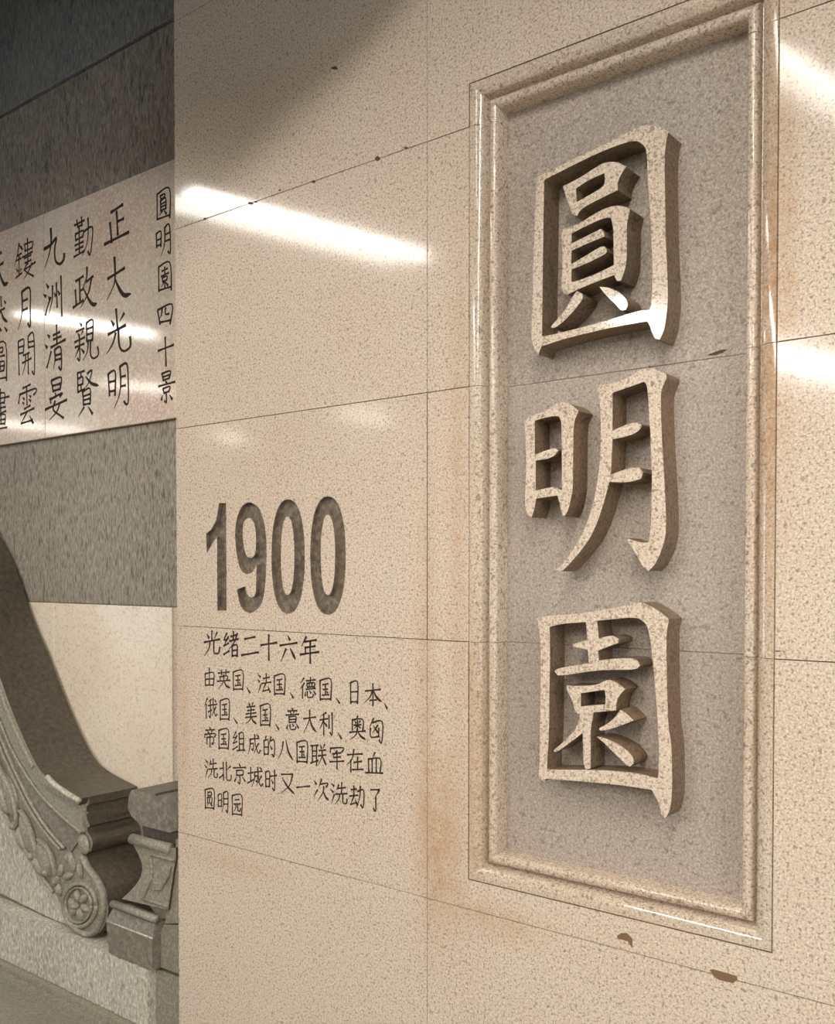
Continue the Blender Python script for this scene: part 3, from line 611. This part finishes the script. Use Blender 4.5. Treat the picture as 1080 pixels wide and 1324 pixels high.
plinth = link('stone_plinth', None, label='low pale rough-tooled stone plinth under the carved scroll', cat='plinth')
PY = 0.045
PX1 = pt(191, 1253, PY)[0]; PZ = 0.5*(pt(0,1175,PY)[1]+pt(190,1253,PY)[1])
V, Fc, mi = box(-2.4, PX1, PY, RY-0.003, 0.028, PZ)
bm = bmesh.new(); me = mesh('plinth_block', V, Fc, M['white_rough']); bm.from_mesh(me)
bmesh.ops.subdivide_edges(bm, edges=[e for e in bm.edges if abs(e.verts[0].co.x-e.verts[1].co.x) > 1], cuts=160)
for v in bm.verts:
    if v.co.y < 0.1 and v.co.x < PX1-0.001:
        v.co.y += random.uniform(-.0025, .0025); v.co.z += random.uniform(-.003, .003) if v.co.z > .1 else 0
bm.to_mesh(me); bm.free(); link('plinth_block', me, plinth)
V, Fc, mi = box(-2.4, PX1, PY-0.030, RY-0.003, -0.02, 0.026); link('foot_course', mesh('foot_course', V, Fc, M['green']), plinth)
V, Fc, mi = box(-2.4, PX1, PY-0.055, PY-0.031, -0.02, 0.012); link('foot_course', mesh('foot_course', V, Fc, M['green']), plinth)
ye = 0.076
for P, par, zl in (([(227.5,1085),(238,1085),(238,1194),(213,1194),(217.5,1178),(219.5,1162),(222.8,1136),(227,1110)], ped, PZ+0.005), ([(211,1196),(238,1196),(238,1262),(199,1262),(200,1212),(208,1204)], ped, PZ+0.005), ([(193.5,1250),(238,1250),(238,1362),(193.5,1362)], plinth, -0.019)):
    Q = [pt(x, y, ye) for x, y in P]
    V, Fc, mi = prism([[(x, min(max(z, zl), PZ-0.002) if par is plinth else max(z, zl)) for x, z in Q]], ye, 0.24)
    link('rough_stone', mesh('rough_stone', V, Fc, [M['green'], M['green']], mi), par, label='rough grey green stone at the right end')
# ------------------------------------------------------------------ floor, far wall, suspended ceiling with strip lights
V, Fc, mi = box(-9, 9, -9, 0.55, -0.12, -0.02)
link('floor', mesh('floor', V, Fc, M['floor']), kind='structure')
V, Fc, mi = box(-9, 9, -9.2, -9.0, -0.02, 4.4)
link('wall_back', mesh('wall_back', V, Fc, M['hall']), kind='structure')
ceil = link('ceiling', None, kind='structure')
SKEW = 0.21                                   # the lamps run slightly askew to the wall
slots = [(-3.87, 0.40, 0.50), (-1.38, 0.47, 0.33), (0.97, 0.13, 0.21), (1.73, 0.28, 0.28), (4.4, 0.30, 0.30)]
edges = [-9.0]
for c, h, g in slots: edges += [c-h, c+g]
edges += [8.0]
YA, YB_ = -0.80, -9.0
def skewed(xa, xb, z0, z1, nm, m='ceil'):
    V = [(x-SKEW*y, y, z) for z in (z0, z1) for x, y in ((xa, YA), (xb, YA), (xb, YB_), (xa, YB_))]
    Fc = [(0,1,2,3), (7,6,5,4)]+[(k, 4+k, 4+(k+1) % 4, (k+1) % 4) for k in range(4)]
    link(nm, mesh(nm, V, Fc, M[m]), ceil)
for k in range(0, len(edges), 2): skewed(edges[k], edges[k+1], CEIL, CEIL+0.02, 'ceiling_panel')
for e in edges[1:-1]: skewed(e-0.008, e+0.008, CEIL, CEIL+0.30, 'slot_cheek', 'deck')
skewed(-9, 8, CEIL+0.30, CEIL+0.32, 'ceiling_deck', 'deck')
V, Fc, mi = box(-9, 8.4, YA, YA+0.02, CEIL, CEIL+0.32); link('ceiling_edge', mesh('ceiling_edge', V, Fc, M['ceil']), ceil)
V, Fc, mi = box(-9, 9, YA-0.2, 0.55, 4.4, 4.45); link('upper_deck', mesh('upper_deck', V, Fc, M['deck']), ceil)
def lamp(c, ya, yb, r, m, z=TUBE):
    seg = 8; V = [(c-SKEW*y+r*math.cos(2*math.pi*k/seg), y, z+r*math.sin(2*math.pi*k/seg)) for y in (ya, yb) for k in range(seg)]
    Fc = [(k, (k+1) % seg, seg+(k+1) % seg, seg+k) for k in range(seg)]+[tuple(range(seg)), tuple(range(seg, 2*seg))]
    return link('light_tube', mesh('light_tube', V, Fc, M[m]), ceil)
lamp(-3.87, -0.86, -1.90, .045, 'tube_text'); lamp(-1.38, -0.86, -2.35, .022, 'tube_main'); lamp(-1.38, -3.9, -8.0, .058, 'tube_far')
def diffuser(ca, cb, ya, yb, m):
    V = [(c-SKEW*y, y, z) for z in (TUBE+0.004, TUBE+0.012) for c, y in ((ca, ya), (cb, ya), (cb, yb), (ca, yb))]
    Fc = [(0,1,2,3), (7,6,5,4)]+[(k, 4+k, 4+(k+1) % 4, (k+1) % 4) for k in range(4)]
    link('light_diffuser', mesh('light_diffuser', V, Fc, M[m]), ceil)
diffuser(-1.68, -1.36, -0.86, -2.35, 'diffuser')
lamp(1.73, -0.86, -8.0, .022, 'tube_key'); lamp(4.4, -0.95, -8.0, .02, 'tube_key')
lamp(1.0, -1.20, -2.3, .007, 'tube_line')
diffuser(0.87, 0.985, -1.20, -2.3, 'diffuser')
# short battens fixed under the far part of the ceiling
for xa, ya, xb, yb in ((-4.75,-2.37,-4.56,-2.875), (-7.56,-2.93,-7.36,-3.825), (-4.26,-5.30,-4.12,-5.92), (-6.44,-5.55,-6.55,-6.05)):
    V, Fc, mi = box(0, 1, 0, 1, 3.05, 3.095)
    V = [(xa+(xb-xa)*y+(x-.5)*0.05, ya+(yb-ya)*y, z) for x, y, z in V]
    link('batten_lamp', mesh('batten_lamp', V, Fc, M['batten']), ceil)
# two tall glowing panels, added unseen on the hall's side walls for edge highlights
for nm, x0, x1, y0, y1 in (('added_glow_panel', 7.0, 7.1, -4.2, -2.4), ('added_glow_panel', -9.1, -9.0, -5.4, -3.4)):
    side = 'right' if x0 > 0 else 'far_left'
    V, Fc, mi = box(x0+(0.02 if x0 > 0 else -0.12), x1+(0.12 if x0 > 0 else -0.02), -9, 0.55, -0.02, 4.4)
    wl = link('wall_'+side, mesh('wall_'+side, V, Fc, M['hall']), kind='structure')
    V, Fc, mi = box(x0-.02, x1-.01, y0, y1, 0.35, 2.7) if x0 > 0 else box(x0+.01, x1+.02, y0, y1, 0.35, 2.7)
    link('added_glow_panel', mesh('added_glow_panel', V, Fc, M['glow_panel']), wl)
